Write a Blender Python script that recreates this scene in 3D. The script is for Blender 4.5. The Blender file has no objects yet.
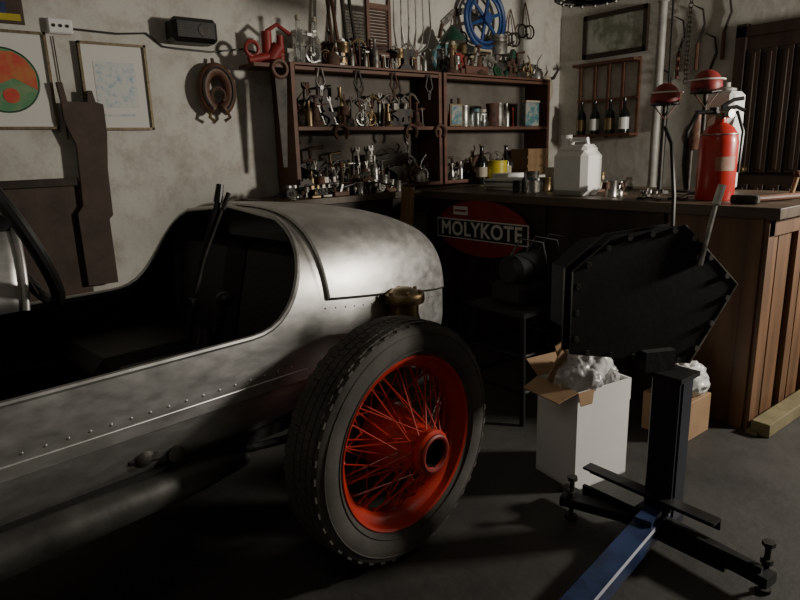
import bpy, bmesh, math, random
from mathutils import Vector, Matrix, noise
rng=random.Random(7)
V=Vector
# ------------------------------------------------------------------ materials
def mat(name,col,rough=.6,metal=0,col2=None,scale=8,bump=0,bscale=None,detail=6,trans=0,alpha=1,lo=.35,hi=.65,emit=0,stretch=None,coat=0,rvar=0):
    m=bpy.data.materials.new(name);m.use_nodes=True
    nt=m.node_tree;bs=nt.nodes['Principled BSDF']
    bs.inputs['Base Color'].default_value=(*col,1);bs.inputs['Roughness'].default_value=rough
    bs.inputs['Metallic'].default_value=metal
    bs.inputs['Transmission Weight'].default_value=trans
    bs.inputs['Alpha'].default_value=alpha
    bs.inputs['Coat Weight'].default_value=coat
    tc=nt.nodes.new('ShaderNodeTexCoord');mp=nt.nodes.new('ShaderNodeMapping')
    nt.links.new(tc.outputs['Object'],mp.inputs['Vector'])
    if stretch: mp.inputs['Scale'].default_value=stretch
    if col2:
        n=nt.nodes.new('ShaderNodeTexNoise');n.inputs['Scale'].default_value=scale;n.inputs['Detail'].default_value=detail
        n.inputs['Roughness'].default_value=.62
        nt.links.new(mp.outputs[0],n.inputs['Vector'])
        r=nt.nodes.new('ShaderNodeValToRGB');r.color_ramp.elements[0].position=lo;r.color_ramp.elements[1].position=hi
        r.color_ramp.elements[0].color=(*col,1);r.color_ramp.elements[1].color=(*col2,1)
        nt.links.new(n.outputs['Fac'],r.inputs['Fac']);nt.links.new(r.outputs[0],bs.inputs['Base Color'])
        if rvar:
            mr=nt.nodes.new('ShaderNodeMapRange');mr.inputs['To Min'].default_value=rough-rvar;mr.inputs['To Max'].default_value=rough+rvar
            mr.inputs['From Min'].default_value=.3;mr.inputs['From Max'].default_value=.7
            nt.links.new(n.outputs['Fac'],mr.inputs['Value']);nt.links.new(mr.outputs[0],bs.inputs['Roughness'])
    if bump:
        n2=nt.nodes.new('ShaderNodeTexNoise');n2.inputs['Scale'].default_value=bscale or scale*4;n2.inputs['Detail'].default_value=8
        nt.links.new(mp.outputs[0],n2.inputs['Vector'])
        bp=nt.nodes.new('ShaderNodeBump');bp.inputs['Strength'].default_value=bump;bp.inputs['Distance'].default_value=.02
        nt.links.new(n2.outputs['Fac'],bp.inputs['Height']);nt.links.new(bp.outputs[0],bs.inputs['Normal'])
    return m
def plaster():
    m=mat('plaster',(.47,.45,.405),.92,0,(.66,.64,.585),1.8,.22,12,10,lo=.3,hi=.65)
    nt=m.node_tree;bs=nt.nodes['Principled BSDF']
    ramp=[n for n in nt.nodes if n.type=='VALTORGB'][0];mp=[n for n in nt.nodes if n.type=='MAPPING'][0]
    mus=nt.nodes.new('ShaderNodeTexNoise');mus.inputs['Scale'].default_value=7;mus.inputs['Detail'].default_value=14;mus.inputs['Roughness'].default_value=.78
    nt.links.new(mp.outputs[0],mus.inputs['Vector'])
    r=nt.nodes.new('ShaderNodeValToRGB');r.color_ramp.elements[0].position=.34;r.color_ramp.elements[1].position=.52
    r.color_ramp.elements[0].color=(.74,.71,.66,1);r.color_ramp.elements[1].color=(1,1,1,1)
    nt.links.new(mus.outputs['Fac'],r.inputs['Fac'])
    mx=nt.nodes.new('ShaderNodeMix');mx.data_type='RGBA';mx.blend_type='MULTIPLY';mx.inputs[0].default_value=1
    nt.links.new(ramp.outputs[0],mx.inputs[6]);nt.links.new(r.outputs[0],mx.inputs[7]);nt.links.new(mx.outputs[2],bs.inputs['Base Color'])
    return m
PL=plaster()
FLOOR=mat('concrete_floor',(.026,.025,.023),.6,0,(.075,.072,.066),2.4,.15,26,12,lo=.3,hi=.72)
CEIL=mat('ceiling_paint',(.12,.115,.10),.9,0,(.16,.15,.135),2)
ALU=mat('aluminium_body',(.54,.535,.515),.43,.96,(.70,.69,.67),13,.003,90,12,stretch=(1,1,2.2),rvar=.05,lo=.3,hi=.66)
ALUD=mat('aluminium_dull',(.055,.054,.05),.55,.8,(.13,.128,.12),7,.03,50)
RUB=mat('tyre_rubber',(.048,.044,.038),.8,0,(.095,.088,.077),7,.05,90,10)
RED=mat('red_enamel',(.56,.036,.016),.36,0,(.44,.028,.013),10,coat=.25)
REDX=mat('extinguisher_red',(.54,.026,.016),.35,0,(.45,.022,.014),10,coat=.2)
REDD=mat('red_faded',(.30,.022,.018),.5,0,(.19,.018,.014),12)
BLK=mat('black_metal',(.007,.007,.007),.5,.2,(.014,.0135,.013),12,.03)
BLKM=mat('black_grimy',(.005,.005,.005),.75,0,(.010,.009,.009),9,.06)
LEA=mat('dark_leather',(.007,.006,.0055),.5,0,(.014,.011,.0095),9,.1,70)
STEEL=mat('tool_steel',(.34,.325,.30),.48,.8,(.09,.078,.065),22)
STEELB=mat('bright_steel',(.55,.54,.51),.35,.9,(.25,.24,.22),25)
RUST=mat('rusty_iron',(.13,.06,.035),.8,.1,(.05,.032,.026),18,.2)
DIRON=mat('dark_iron',(.03,.028,.026),.6,.5,(.07,.062,.052),18,.1)
BRASS=mat('brass',(.34,.245,.13),.42,.9,(.16,.115,.065),14)
WOODS=mat('shelf_wood',(.085,.034,.019),.6,0,(.15,.062,.034),5,.05,40,stretch=(.6,3,3))
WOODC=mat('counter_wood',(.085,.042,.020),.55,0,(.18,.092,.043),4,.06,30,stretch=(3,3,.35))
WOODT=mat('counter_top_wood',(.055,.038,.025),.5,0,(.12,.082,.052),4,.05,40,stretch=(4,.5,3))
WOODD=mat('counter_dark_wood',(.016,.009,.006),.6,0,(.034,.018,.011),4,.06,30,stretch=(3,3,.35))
WOODL=mat('light_wood',(.20,.12,.055),.6,0,(.28,.175,.085),6,.05,stretch=(3,3,.5))
BOARD=mat('brown_board',(.045,.029,.021),.75,0,(.085,.057,.041),5,.1,30)
DOORM=mat('door_wood',(.018,.009,.006),.55,0,(.036,.018,.010),4,.05,stretch=(3,3,.4))
GREENW=mat('mossy_plank',(.12,.105,.048),.8,0,(.19,.16,.085),8,.1)
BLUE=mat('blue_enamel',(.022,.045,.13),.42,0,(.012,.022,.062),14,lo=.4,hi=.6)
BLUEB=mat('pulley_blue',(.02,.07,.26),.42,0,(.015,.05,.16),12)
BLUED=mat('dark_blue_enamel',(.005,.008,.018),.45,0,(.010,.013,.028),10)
WHITE=mat('white_card',(.86,.855,.84),.7,0,(.80,.79,.77),6,.03)
WHITEP=mat('white_plastic',(.86,.86,.83),.35,0,(.78,.78,.75),7)
PAPER=mat('paper',(.70,.69,.64),.7)
BAG=mat('plastic_bag',(.50,.51,.50),.25,0,(.70,.70,.69),9,.15,25,trans=.25,alpha=.72)
WBAG=mat('white_bag',(.86,.86,.85),.28,0,(.74,.74,.74),9,.15,25,alpha=.88)
CARD=mat('cardboard',(.27,.165,.085),.8,0,(.34,.215,.12),8,.03)
YEL=mat('yellow_tin',(.56,.46,.03),.4,0,(.42,.33,.03),9)
GLASS=mat('old_glass',(.75,.78,.74),.08,0,trans=.9,alpha=.6)
GGLASS=mat('green_glass',(.03,.09,.045),.12,0,(.02,.06,.03),8)
BGLASS=mat('dark_bottle_glass',(.008,.010,.008),.15)
GREEN=mat('green_enamel',(.025,.09,.055),.4,0,(.015,.05,.03),8)
TEAL=mat('teal_print',(.06,.17,.20),.5,0,(.34,.34,.30),22,lo=.45,hi=.6)
CRM=mat('cream_label',(.42,.37,.27),.6)
BLKP=mat('black_plastic',(.010,.010,.010),.4)
LEATH=mat('tan_leather',(.075,.032,.018),.55,0,(.15,.07,.04),12,.15)
REDP=mat('red_sign',(.30,.015,.012),.45,0,(.2,.012,.01),14);BLKS=mat('black_sign',(.010,.010,.010),.45);WHS=mat('white_sign',(.72,.70,.65),.5)
GREY=mat('grey_paint_pipe',(.36,.35,.33),.5,0,(.22,.21,.19),8)
# ------------------------------------------------------------------ builder
class B:
    def __init__(s,name,parent=None,M=None):
        s.name=name;s.v=[];s.f=[];s.mi=[];s.mats=[];s.par=parent;s.M=M or Matrix()
    def m(s,mt):
        if mt not in s.mats:s.mats.append(mt)
        return s.mats.index(mt)
    def add(s,vs,fs,mt):
        o=len(s.v);s.v+= [s.M@V(v) for v in vs];k=s.m(mt)
        for f in fs:s.f.append([o+i for i in f]);s.mi.append(k)
        return s
    def box(s,c,sz,mt,rz=0,rot=None,bev=0):
        c=V(c);h=V(sz)/2
        R=rot if rot else Matrix.Rotation(rz,3,'Z')
        if bev:
            b=min(bev,*[x*.9 for x in h]);vs=[];
            for sx in(-1,1):
                for sy in(-1,1):
                    for sz_ in(-1,1):
                        for k in range(3):
                            q=[sx*(h.x-(b if k!=0 else 0)),sy*(h.y-(b if k!=1 else 0)),sz_*(h.z-(b if k!=2 else 0))]
                            vs.append(c+R@V(q))
            bm=bmesh.new()
            for q in vs:bm.verts.new(q)
            bmesh.ops.convex_hull(bm,input=bm.verts[:]);bm.verts.ensure_lookup_table()
            bmesh.ops.dissolve_limit(bm,angle_limit=.01,verts=bm.verts[:],edges=bm.edges[:])
            bm.verts.index_update()
            s.add([x.co.copy() for x in bm.verts],[[x.index for x in f.verts] for f in bm.faces],mt);bm.free();return s
        vs=[c+R@V((sx*h.x,sy*h.y,z*h.z)) for sx,sy,z in [(-1,-1,-1),(1,-1,-1),(1,1,-1),(-1,1,-1),(-1,-1,1),(1,-1,1),(1,1,1),(-1,1,1)]]
        return s.add(vs,[(3,2,1,0),(4,5,6,7),(0,1,5,4),(1,2,6,5),(2,3,7,6),(3,0,4,7)],mt)
    def frame(s,ax):
        ax=V(ax).normalized();u=ax.orthogonal().normalized();
        if abs(ax.z)<.99:
            u=V((0,0,1)).cross(ax).normalized()
        return u,ax.cross(u),ax
    def lathe(s,prof,o,ax,mt,n=24,close=False):
        u,w,a=s.frame(ax);o=V(o);vs=[];fs=[]
        for r,h in prof:
            for i in range(n):
                t=2*math.pi*i/n;vs.append(o+a*h+(u*math.cos(t)+w*math.sin(t))*max(r,1e-5))
        L=len(prof)
        for j in range(L if close else L-1):
            for i in range(n):
                a0=j*n+i;a1=j*n+(i+1)%n;b=((j+1)%L)*n;fs.append((a0,a1,b+(i+1)%n,b+i))
        return s.add(vs,fs,mt)
    def cyl(s,p0,p1,r,mt,r1=None,n=14):
        p0=V(p0);p1=V(p1);L=(p1-p0).length;r1=r if r1 is None else r1
        return s.lathe([(0,0),(r,0),(r1,L),(0,L)],p0,p1-p0,mt,n)
    def sph(s,c,r,mt,n=16):
        if not hasattr(r,'__len__'):r=(r,r,r)
        vs=[];fs=[];m2=n//2;c=V(c)
        for j in range(m2+1):
            ph=math.pi*j/m2
            for i in range(n):
                t=2*math.pi*i/n;vs.append(c+V((r[0]*math.sin(ph)*math.cos(t),r[1]*math.sin(ph)*math.sin(t),r[2]*math.cos(ph))))
        for j in range(m2):
            for i in range(n):fs.append((j*n+i,(j+1)*n+i,(j+1)*n+(i+1)%n,j*n+(i+1)%n))
        return s.add(vs,fs,mt)
    def tube(s,pts,r,mt,n=8,closed=False):
        pts=[V(p) for p in pts];N=len(pts);vs=[];fs=[];pu=None
        for i,p in enumerate(pts):
            if closed:d=pts[(i+1)%N]-pts[i-1]
            else:d=pts[min(i+1,N-1)]-pts[max(i-1,0)]
            d.normalize()
            if pu is None:u=d.orthogonal().normalized()
            else:
                u=pu-d*pu.dot(d)
                u=u.normalized() if u.length>1e-5 else d.orthogonal().normalized()
            pu=u;w=d.cross(u);rr=r[i] if hasattr(r,'__len__') else r
            for k in range(n):
                t=2*math.pi*k/n;vs.append(p+(u*math.cos(t)+w*math.sin(t))*rr)
        for i in range(N if closed else N-1):
            for k in range(n):
                j=(i+1)%N;fs.append((i*n+k,i*n+(k+1)%n,j*n+(k+1)%n,j*n+k))
        if not closed:fs.append(tuple(range(n-1,-1,-1)));fs.append(tuple((N-1)*n+k for k in range(n)))
        return s.add(vs,fs,mt)
    def ring(s,c,ax,R,r,mt,n=32,k=8,a0=0,a1=360,sx=1,sy=1):
        u,w,a=s.frame(ax);c=V(c);full=abs(a1-a0)>=360
        pts=[c+u*(R*sx*math.cos(math.radians(a0+(a1-a0)*i/n)))+w*(R*sy*math.sin(math.radians(a0+(a1-a0)*i/n))) for i in range(n if full else n+1)]
        return s.tube(pts,r,mt,k,full)
    def prism(s,p2,o,ux,uy,d,mt):
        o=V(o);ux=V(ux);uy=V(uy);d=V(d);n=len(p2)
        vs=[o+ux*x+uy*y for x,y in p2]+[o+ux*x+uy*y+d for x,y in p2]
        fs=[tuple(range(n)),tuple(range(2*n-1,n-1,-1))]+[(i,i+n,(i+1)%n+n,(i+1)%n) for i in range(n)]
        return s.add(vs,fs,mt)
    def grid(s,rows,mt):
        n=len(rows[0]);vs=[p for r in rows for p in r];fs=[]
        for j in range(len(rows)-1):
            for i in range(n-1):fs.append((j*n+i,j*n+i+1,(j+1)*n+i+1,(j+1)*n+i))
        return s.add(vs,fs,mt)
    def done(s,bev=0,ang=35,solid=0):
        me=bpy.data.meshes.new(s.name);me.from_pydata([tuple(v) for v in s.v],[],s.f)
        for mt in s.mats:me.materials.append(mt)
        me.polygons.foreach_set('material_index',s.mi);me.update()
        bm=bmesh.new();bm.from_mesh(me);bmesh.ops.remove_doubles(bm,verts=bm.verts,dist=1e-5)
        bmesh.ops.recalc_face_normals(bm,faces=bm.faces);bm.to_mesh(me);bm.free()
        me.polygons.foreach_set('use_smooth',[True]*len(me.polygons))
        me.set_sharp_from_angle(angle=math.radians(ang))
        co=[v.co for v in me.vertices];mn=V([min(c[i] for c in co) for i in range(3)]);mxx=V([max(c[i] for c in co) for i in range(3)])
        o=V(((mn.x+mxx.x)/2,(mn.y+mxx.y)/2,mn.z))
        if s.par: o=V((0,0,0))
        for v in me.vertices:v.co-=o
        ob=bpy.data.objects.new(s.name,me);ob.location=o;bpy.context.scene.collection.objects.link(ob)
        if s.par:ob.parent=s.par
        if bev:
            md=ob.modifiers.new('bevel','BEVEL');md.width=bev;md.segments=2;md.limit_method='ANGLE';md.angle_limit=math.radians(40)
        if solid:
            md=ob.modifiers.new('solid','SOLIDIFY');md.thickness=solid;md.offset=-1
        return ob
def empty(name,loc=(0,0,0)):
    e=bpy.data.objects.new(name,None);e.location=loc;bpy.context.scene.collection.objects.link(e);return e
# ------------------------------------------------------------------ room
XR=4.65;YW=3.6;XL=-2.6;YB=-3.2;ZC=3.0
B('floor').box(((XL+XR)/2,(YB+YW)/2,-.05),(XR-XL+.4,YW-YB+.4,.1),FLOOR).done()
B('ceiling').box(((XL+XR)/2,(YB+YW)/2,ZC+.05),(XR-XL+.4,YW-YB+.4,.1),CEIL).done()
B('wall_back').box(((XL+XR)/2,YW+.1,ZC/2),(XR-XL+.4,.2,ZC),PL).done()
B('wall_right').box((XR+.1,(YB+YW)/2,ZC/2),(.2,YW-YB,ZC),PL).done()
B('wall_left').box((XL-.1,(YB+YW)/2,ZC/2),(.2,YW-YB,ZC),PL).done()
B('wall_front').box(((XL+XR)/2,YB-.1,ZC/2),(XR-XL+.4,.2,ZC),PL).done()
d=B('door_1')
y0,y1=1.08,2.06;zt=1.9;x=XR-.03
d.box((x,(y0+y1)/2,zt/2),(.04,y1-y0,zt),DOORM)
for yy in(y0,y1):d.box((x-.012,yy,zt/2+.02),(.06,.07,zt+.06),DOORM)
d.box((x-.012,(y0+y1)/2,zt),(.06,y1-y0+.07,.07),DOORM)
for i in range(9):
    yc=y0+.09+.10*i
    for zc,hh in((.50,.80),(1.38,.80)):
        d.box((x-.026,yc,zc),(.02,.085,hh),DOORM);d.box((x-.036,yc,zc),(.016,.03,hh-.04),DOORM)
d.cyl((x-.03,y1-.1,1.0),(x-.09,y1-.1,1.0),.02,BRASS)
d.done(bev=.004)
# ------------------------------------------------------------------ car
CM=Matrix.Rotation(math.radians(7),4,'Z')
car=empty('vintage_race_car')
MC=1.85;NE=3.3
def smooth(tab):
    xs=[t[0] for t in tab];ys=[t[1] for t in tab]
    def fn(s):
        if s<=xs[0]:return ys[0]
        if s>=xs[-1]:return ys[-1]
        for i in range(len(xs)-1):
            if s<=xs[i+1]:break
        h=xs[i+1]-xs[i];t=(s-xs[i])/h
        def sl(k):
            if k==0 or k==len(xs)-1:return 0 if k==0 else (ys[k]-ys[k-1])/(xs[k]-xs[k-1])
            a=(ys[k]-ys[k-1])/(xs[k]-xs[k-1]);b=(ys[k+1]-ys[k])/(xs[k+1]-xs[k]);return (a+b)/2
        m0=sl(i)*h;m1=sl(i+1)*h
        return (2*t**3-3*t*t+1)*ys[i]+(t**3-2*t*t+t)*m0+(-2*t**3+3*t*t)*ys[i+1]+(t**3-t*t)*m1
    return fn
ZT=smooth([(1.05,1.035),(1.3,1.02),(1.5,.99),(1.69,.94),(1.85,.875),(1.95,.80),(2.01,.725),(2.04,.64),(2.05,.57)])
WD=smooth([(1.0,.47),(1.25,.45),(1.45,.405),(1.65,.335),(1.82,.25),(1.94,.165),(2.01,.09),(2.04,.05),(2.05,.01)])
ZM=smooth([(1.0,.60),(1.5,.57),(2.0,.52),(2.05,.50)])
def zcut(s):
    if s<.8:return .73
    f=min(1,(s-.8)/.27);return .73+(ZT(s)-.73)*f**3
def sec(s,z0=None,full=True,grow=0,side=-1,n=26,cut=None):
    w=WD(s)+grow;zt=ZT(s)+grow;zm=ZM(s);pts=[]
    zc=cut if cut is not None else zt
    fr=max(0,min(1,(zc-zm)/(zt-zm)));tc=math.asin(min(1,fr**(NE/2)))
    if z0 is None:
        t0=0
        zb=.42
        for k in range(5):
            q=k/5;pts.append((w*(.86+.14*math.sin(q*math.pi/2)),zb+(zm-zb)*q))
    else:
        f0=max(0,min(1,(z0-zm)/(zt-zm)));t0=math.asin(min(1,f0**(NE/2)))
    for k in range(n+1):
        t=t0+(tc-t0)*k/n
        pts.append((w*max(0,math.cos(t))**(2/NE),zm+(zt-zm)*max(0,math.sin(t))**(2/NE)))
    return [V((s,MC+side*y,z)) for y,z in pts]
ss=[-1.3+.15*i for i in range(14)]+[.8+.03*i for i in range(6)]+[.965+.0075*i for i in range(15)]
ss=sorted(set([round(min(x,1.07),4) for x in ss]))
tl=[1.07+.03*i for i in range(30)]+[1.95+.01*i for i in range(10)]+[2.048]
for side in(-1,1):
    bd=B('body_side_panel',car,CM);bd.grid([sec(s,side=side,cut=zcut(s)) for s in ss],ALU);bd.done(ang=60)
    bd=B('tail_panel',car,CM);bd.grid([sec(s,side=side) for s in tl],ALU);bd.done(ang=60)
rim=B('cockpit_rim',car,CM)
nr=[sec(s,side=-1,cut=zcut(s))[-1] for s in ss];fr_=[sec(s,side=1,cut=zcut(s))[-1] for s in ss]
rim.tube(nr+fr_[::-1][1:],.008,ALU,8)
rim.done()
ZL=lambda s: .80-.055*(s-1.0)/.39 if s<1.39 else .745-.13*(s-1.39)/.66
ls=[1.095+.03*i for i in range(28)]+[1.925,1.945,1.96,1.975,1.99,2.005]
for side in(-1,1):
    lid=B('tail_deck_lid',car,CM);lid.grid([sec(s,z0=ZL(s),side=side,grow=.010) for s in ls],ALU);lid.done(ang=60)
lb=B('lid_bead',car,CM)
for side in(-1,1):
    lb.tube([sec(s,z0=ZL(s),side=side,grow=.007)[0] for s in ls],.0045,ALUD,6)
e=[sec(1.095,z0=ZL(1.095),side=-1,grow=.006)];e2=[sec(1.095,z0=ZL(1.095),side=1,grow=.006)]
lb.tube(e[0]+e2[0][::-1][1:],.005,ALU,6)
lb.done()
rv=B('rivets',car,CM)
for i in range(44):
    s=-.9+i*.045
    if s>1.0:break
    rv.sph((s,MC-.470,.618),(.004,.003,.004),ALU,8)
for i in range(22):
    s=1.08+i*.04
    p=sec(s,z0=ZL(s)-.03,side=-1)[0];rv.sph(p,.0025,ALUD,8)
rv.done()
lip=B('sill_flange',car,CM)
lip.box((-.1,MC-.468,.585),(2.2,.008,.035),ALU);lip.done(bev=.003)
inn=B('interior_trim',car,CM)
for side in(-1,1):
    rows=[[ V((p.x,MC+(p.y-MC)*.965,p.z-.012)) for p in sec(s,side=side,cut=zcut(s))] for s in ss if s<1.06]
    inn.grid(rows,LEA)
inn.box((-.1,MC,.44),(2.5,.88,.03),BLKM)
inn.box((1.28,MC,.66),(.02,.80,.46),BLKM)
inn.done(ang=50)
st=B('seat',car,CM)
for k,mc in enumerate((MC-.21,MC+.21)):
    st.box((.82,mc,.53),(.46,.38,.16),LEA,bev=.04)
    st.box((1.10,mc,.72),(.12,.38,.42),LEA,bev=.045,rot=Matrix.Rotation(.25,3,'Y'))
st.done()
kn=B('gear_lever',car,CM)
kn.cyl((.84,1.64,.60),(.87,1.58,.80),.010,BLK);kn.sph((.87,1.58,.80),(.026,.026,.022),BLKP)
kn.lathe([(0,0),(.06,0),(.055,.02),(.035,.06),(.018,.12),(.012,.13)],(.835,1.65,.58),(0,0,1),LEA,16)
kn.done()
hb=B('handbrake_lever',car,CM)
hb.tube([(.72,1.60,.46),(.77,1.60,.76),(.83,1.61,.92),(.90,1.62,1.07)],[.010,.009,.008,.009],BLK,8)
hb.tube([(.90,1.62,1.07),(.912,1.62,1.12)],[.013,.010],BLKP,10)
hb.tube([(.775,1.60,.78),(.83,1.60,.92),(.905,1.605,1.055)],.004,DIRON,6)
hb.tube([(.905,1.605,1.05),(.928,1.605,1.095)],.007,BLK,8)
hb.box((.785,1.60,.80),(.022,.022,.03),BLK)
hb.done()
sw=B('steering_wheel',car,CM)
ax=V((.92,0,.39)).normalized();c=V((.385,1.73,1.04))
sw.ring(c,ax,.205,.016,BLKP,48,10)
u=V((0,0,1)).cross(ax).normalized();w=ax.cross(u)
for a in(0,75,285):
    t=math.radians(a);q=(u*math.cos(t)+w*math.sin(t));sw.box(c+q*.105-ax*.01,(.19,.03,.004),DIRON,rot=Matrix((q,ax.cross(q),ax)).transposed())
sw.cyl(c-ax*.03,c+ax*.015,.035,BLK);sw.cyl(c-ax*.6,c-ax*.03,.018,BLK)
sw.done()
cw=B('cowl',car,CM)
for side in(-1,1):
    rows=[]
    for s in [-1.3+.1*i for i in range(15)]:
        s2=min(s,.1)
        rows.append([V((s2,MC+side*.475*max(0,math.cos(t))**(2/NE),.62+(.44)*max(0,math.sin(t))**(2/NE))) for t in [math.pi/2*k/20 for k in range(21)]])
    cw.grid(rows,ALU)
cw.done(ang=50,solid=.006)
fa=B('driver_fairing',car,CM)
rows=[]
for j in range(17):
    q=j/16;s=-.1+.48*q;r=.24*(1-.25*(1-q)**2)
    rows.append([V((s+.03*math.sin(t),1.86+r*math.cos(t),.86+.25*math.sin(t)*(.8+.2*q))) for t in [math.pi*k/24 for k in range(25)]])
fa.grid(rows,ALU);fa.tube(rows[-1],.009,ALU,8)
fa.done(ang=60,solid=.005)
ch=B('chassis_rail',car,CM)
for mm in(1.50,2.2):
    ch.box((.15,mm,.49),(2.8,.05,.12),BLKM)
for s in(-1.0,.2,1.15,1.7):ch.box((s,1.85,.47),(.06,.7,.06),BLKM)
ch.cyl((1.185,1.1,.365),(1.185,2.6,.365),.035,BLKM);ch.sph((1.185,1.85,.365),(.13,.11,.13),BLKM)
ch.tube([(.45,1.46,.50),(.49,1.41,.50),(.55,1.40,.495),(.57,1.44,.49)],.012,DIRON,8)
ch.sph((.52,1.41,.50),(.03,.02,.025),DIRON);ch.cyl((.60,1.45,.48),(.60,1.40,.48),.022,DIRON)
for k in range(4):
    L=.45-.08*k
    ch.tube([(1.185-L+2*L*i/10,1.42,.42-.012*k-.05*(1-((i-5)/5)**2)*(L/.55)) for i in range(11)],.012,BLKM,6)
ch.done()
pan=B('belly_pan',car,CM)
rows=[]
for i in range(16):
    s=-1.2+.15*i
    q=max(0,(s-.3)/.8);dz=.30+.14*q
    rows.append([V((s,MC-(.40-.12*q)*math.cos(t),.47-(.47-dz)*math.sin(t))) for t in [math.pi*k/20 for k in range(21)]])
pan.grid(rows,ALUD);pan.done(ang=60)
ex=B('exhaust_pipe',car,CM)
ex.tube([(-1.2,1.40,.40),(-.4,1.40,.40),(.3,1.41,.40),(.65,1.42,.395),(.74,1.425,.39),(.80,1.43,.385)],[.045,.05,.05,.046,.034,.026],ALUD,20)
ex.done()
def wheel(name,s,m,flip=1,parent=car):
    b=B(name+'_tyre',parent,CM);zc=.365
    o=V((s,m,zc));ax=V((0,-1,0))*flip
    prof=[(.255,-.045),(.262,-.060),(.285,-.074),(.31,-.079),(.335,-.075),(.350,-.066),(.357,-.052),(.3600,-.02),(.3600,.02),(.357,.052),(.350,.066),(.335,.075),(.31,.079),(.285,.074),(.262,.060),(.255,.045),(.25,.03),(.25,-.03)]
    b.lathe(prof,o,ax,RUB,96,close=True)
    u,w,a=b.frame(ax)
    N=90
    for i in range(N):
        t=2*math.pi*i/N
        for off,hw,ph in((-.047,.0095,0),(-.0255,.0100,.5),(0,.0110,0),(.0255,.0100,.5),(.047,.0095,0)):
            tt=t+ph*2*math.pi/N;q=u*math.cos(tt)+w*math.sin(tt);tg=a.cross(q)
            b.box(o+q*(.3597 if abs(off)<.04 else .3572)+a*off,(.0055,.0225,hw*2),RUB,rot=Matrix((q,tg,a)).transposed())
        if i%2==0:
            for sg in(-1,1):
                q=u*math.cos(t)+w*math.sin(t);tg=a.cross(q)
                b.box(o+q*.3475+a*sg*.0635,(.018,.018,.004),RUB,rot=Matrix((q,tg,a)).transposed())
    for sg in(-1,1):
        b.ring(o+a*sg*.0758,ax,.332,.0022,RUB,72,6);b.ring(o+a*sg*.0738,ax,.280,.0022,RUB,72,6)
    b.done(ang=30)
    r=B(name+'_rim',parent,CM)
    pr=[(.268,.060),(.262,.066),(.255,.062),(.252,.052),(.248,.042),(.232,.036),(.222,.02),(.222,-.02),(.232,-.034),(.248,-.040),(.252,-.048),(.255,-.058),(.262,-.062),(.268,-.056),(.258,-.045),(.25,-.02),(.25,.02),(.258,.045)]
    r.lathe(pr,o,ax,RED,72,close=True)
    r.lathe([(.040,.155),(.060,.155),(.066,.148),(.066,.135),(.060,.126),(.064,.10),(.074,.07),(.088,.04),(.100,.01),(.104,-.02),(.104,-.05),(.03,-.05)],o,ax,RED,40)
    r.lathe([(.040,.155),(.040,.06),(0,.06)],o,ax,BLK,32)
    r.ring(o+a*.155,ax,.050,.008,REDD,32,8)
    r.lathe([(0,-.055),(.135,-.055),(.142,-.062),(.145,-.10),(.14,-.115),(0,-.115)],o,ax,BLKM,48)
    r.done(ang=40)
    p=B(name+'_spokes',parent,CM)
    n=24
    for i in range(n):
        sgn=1 if i%2 else -1
        t0=2*math.pi*i/n
        for (hr,hz,rz,dt) in((.064,.125,.012,.55),(.100,-.02,-.015,.75)):
            t1=t0+sgn*dt
            q0=u*math.cos(t0)+w*math.sin(t0);q1=u*math.cos(t1)+w*math.sin(t1)
            p.tube([o+q0*hr+a*hz,o+q1*.225+a*rz],.0027,RED,6)
            p.cyl(o+q1*.212+a*rz,o+q1*.226+a*rz,.0045,RED,n=6)
    for i in range(n):
        t0=2*math.pi*(i+.5)/n;t1=t0+(.35 if i%2 else -.35)
        q0=u*math.cos(t0)+w*math.sin(t0);q1=u*math.cos(t1)+w*math.sin(t1)
        p.tube([o+q0*.07+a*.085,o+q1*.226+a*-.008],.0026,RED,6)
    p.done()
wheel('rear_wheel_near',1.19,1.225,1)
wheel('rear_wheel_far',1.19,2.475,-1)
dm=B('friction_damper',car,CM)
o=(1.40,1.385,.645)
dm.lathe([(0,0),(.05,0),(.055,.015),(.05,.03),(.05,.07),(.068,.072),(.07,.078),(.07,.098),(.066,.104),(.045,.108),(.03,.118),(0,.12)],o,(0,0,1),BRASS,28)
for k in range(6):
    t=k*math.pi/3;dm.cyl((o[0]+.056*math.cos(t),o[1]+.056*math.sin(t),o[2]+.1),(o[0]+.056*math.cos(t),o[1]+.056*math.sin(t),o[2]+.114),.007,BRASS,n=6)
dm.box((1.40,1.43,.63),(.09,.08,.03),BLKM);dm.tube([(1.40,1.38,.63),(1.48,1.38,.52),(1.60,1.40,.45)],.014,BLKM,8)
dm.done()
# ------------------------------------------------------------------ counter & workbench
cx0,cx1,cy0,cy1,ctz=2.64,3.5,1.03,3.08,.94
b=B('workshop_counter')
b.box(((cx0+cx1)/2+.01,(cy0+cy1)/2-.03,ctz-.045/2),(cx1-cx0+.06,cy1-cy0+.06,.045),WOODT)
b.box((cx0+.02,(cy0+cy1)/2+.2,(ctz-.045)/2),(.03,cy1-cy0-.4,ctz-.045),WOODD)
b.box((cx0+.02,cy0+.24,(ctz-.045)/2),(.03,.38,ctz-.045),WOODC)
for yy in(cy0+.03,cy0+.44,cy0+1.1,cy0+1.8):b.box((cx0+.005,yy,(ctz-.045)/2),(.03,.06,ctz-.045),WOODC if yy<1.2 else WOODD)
nx=6;wd=(cx1-cx0-.02)/nx
for i in range(nx):
    b.box((cx0+.02+wd*(i+.5),cy0+.015,(ctz-.045)/2),(wd-.010,.025,ctz-.05),WOODC)
for xx in(cx0+.03,cx0+.33,cx0+.60,cx1-.03):b.box((xx,cy0-.005,(ctz-.045)/2),(.055,.03,ctz-.045),WOODC)
b.box(((cx0+cx1)/2,cy0-.0,ctz-.085),(cx1-cx0,.04,.07),WOODC)
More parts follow.
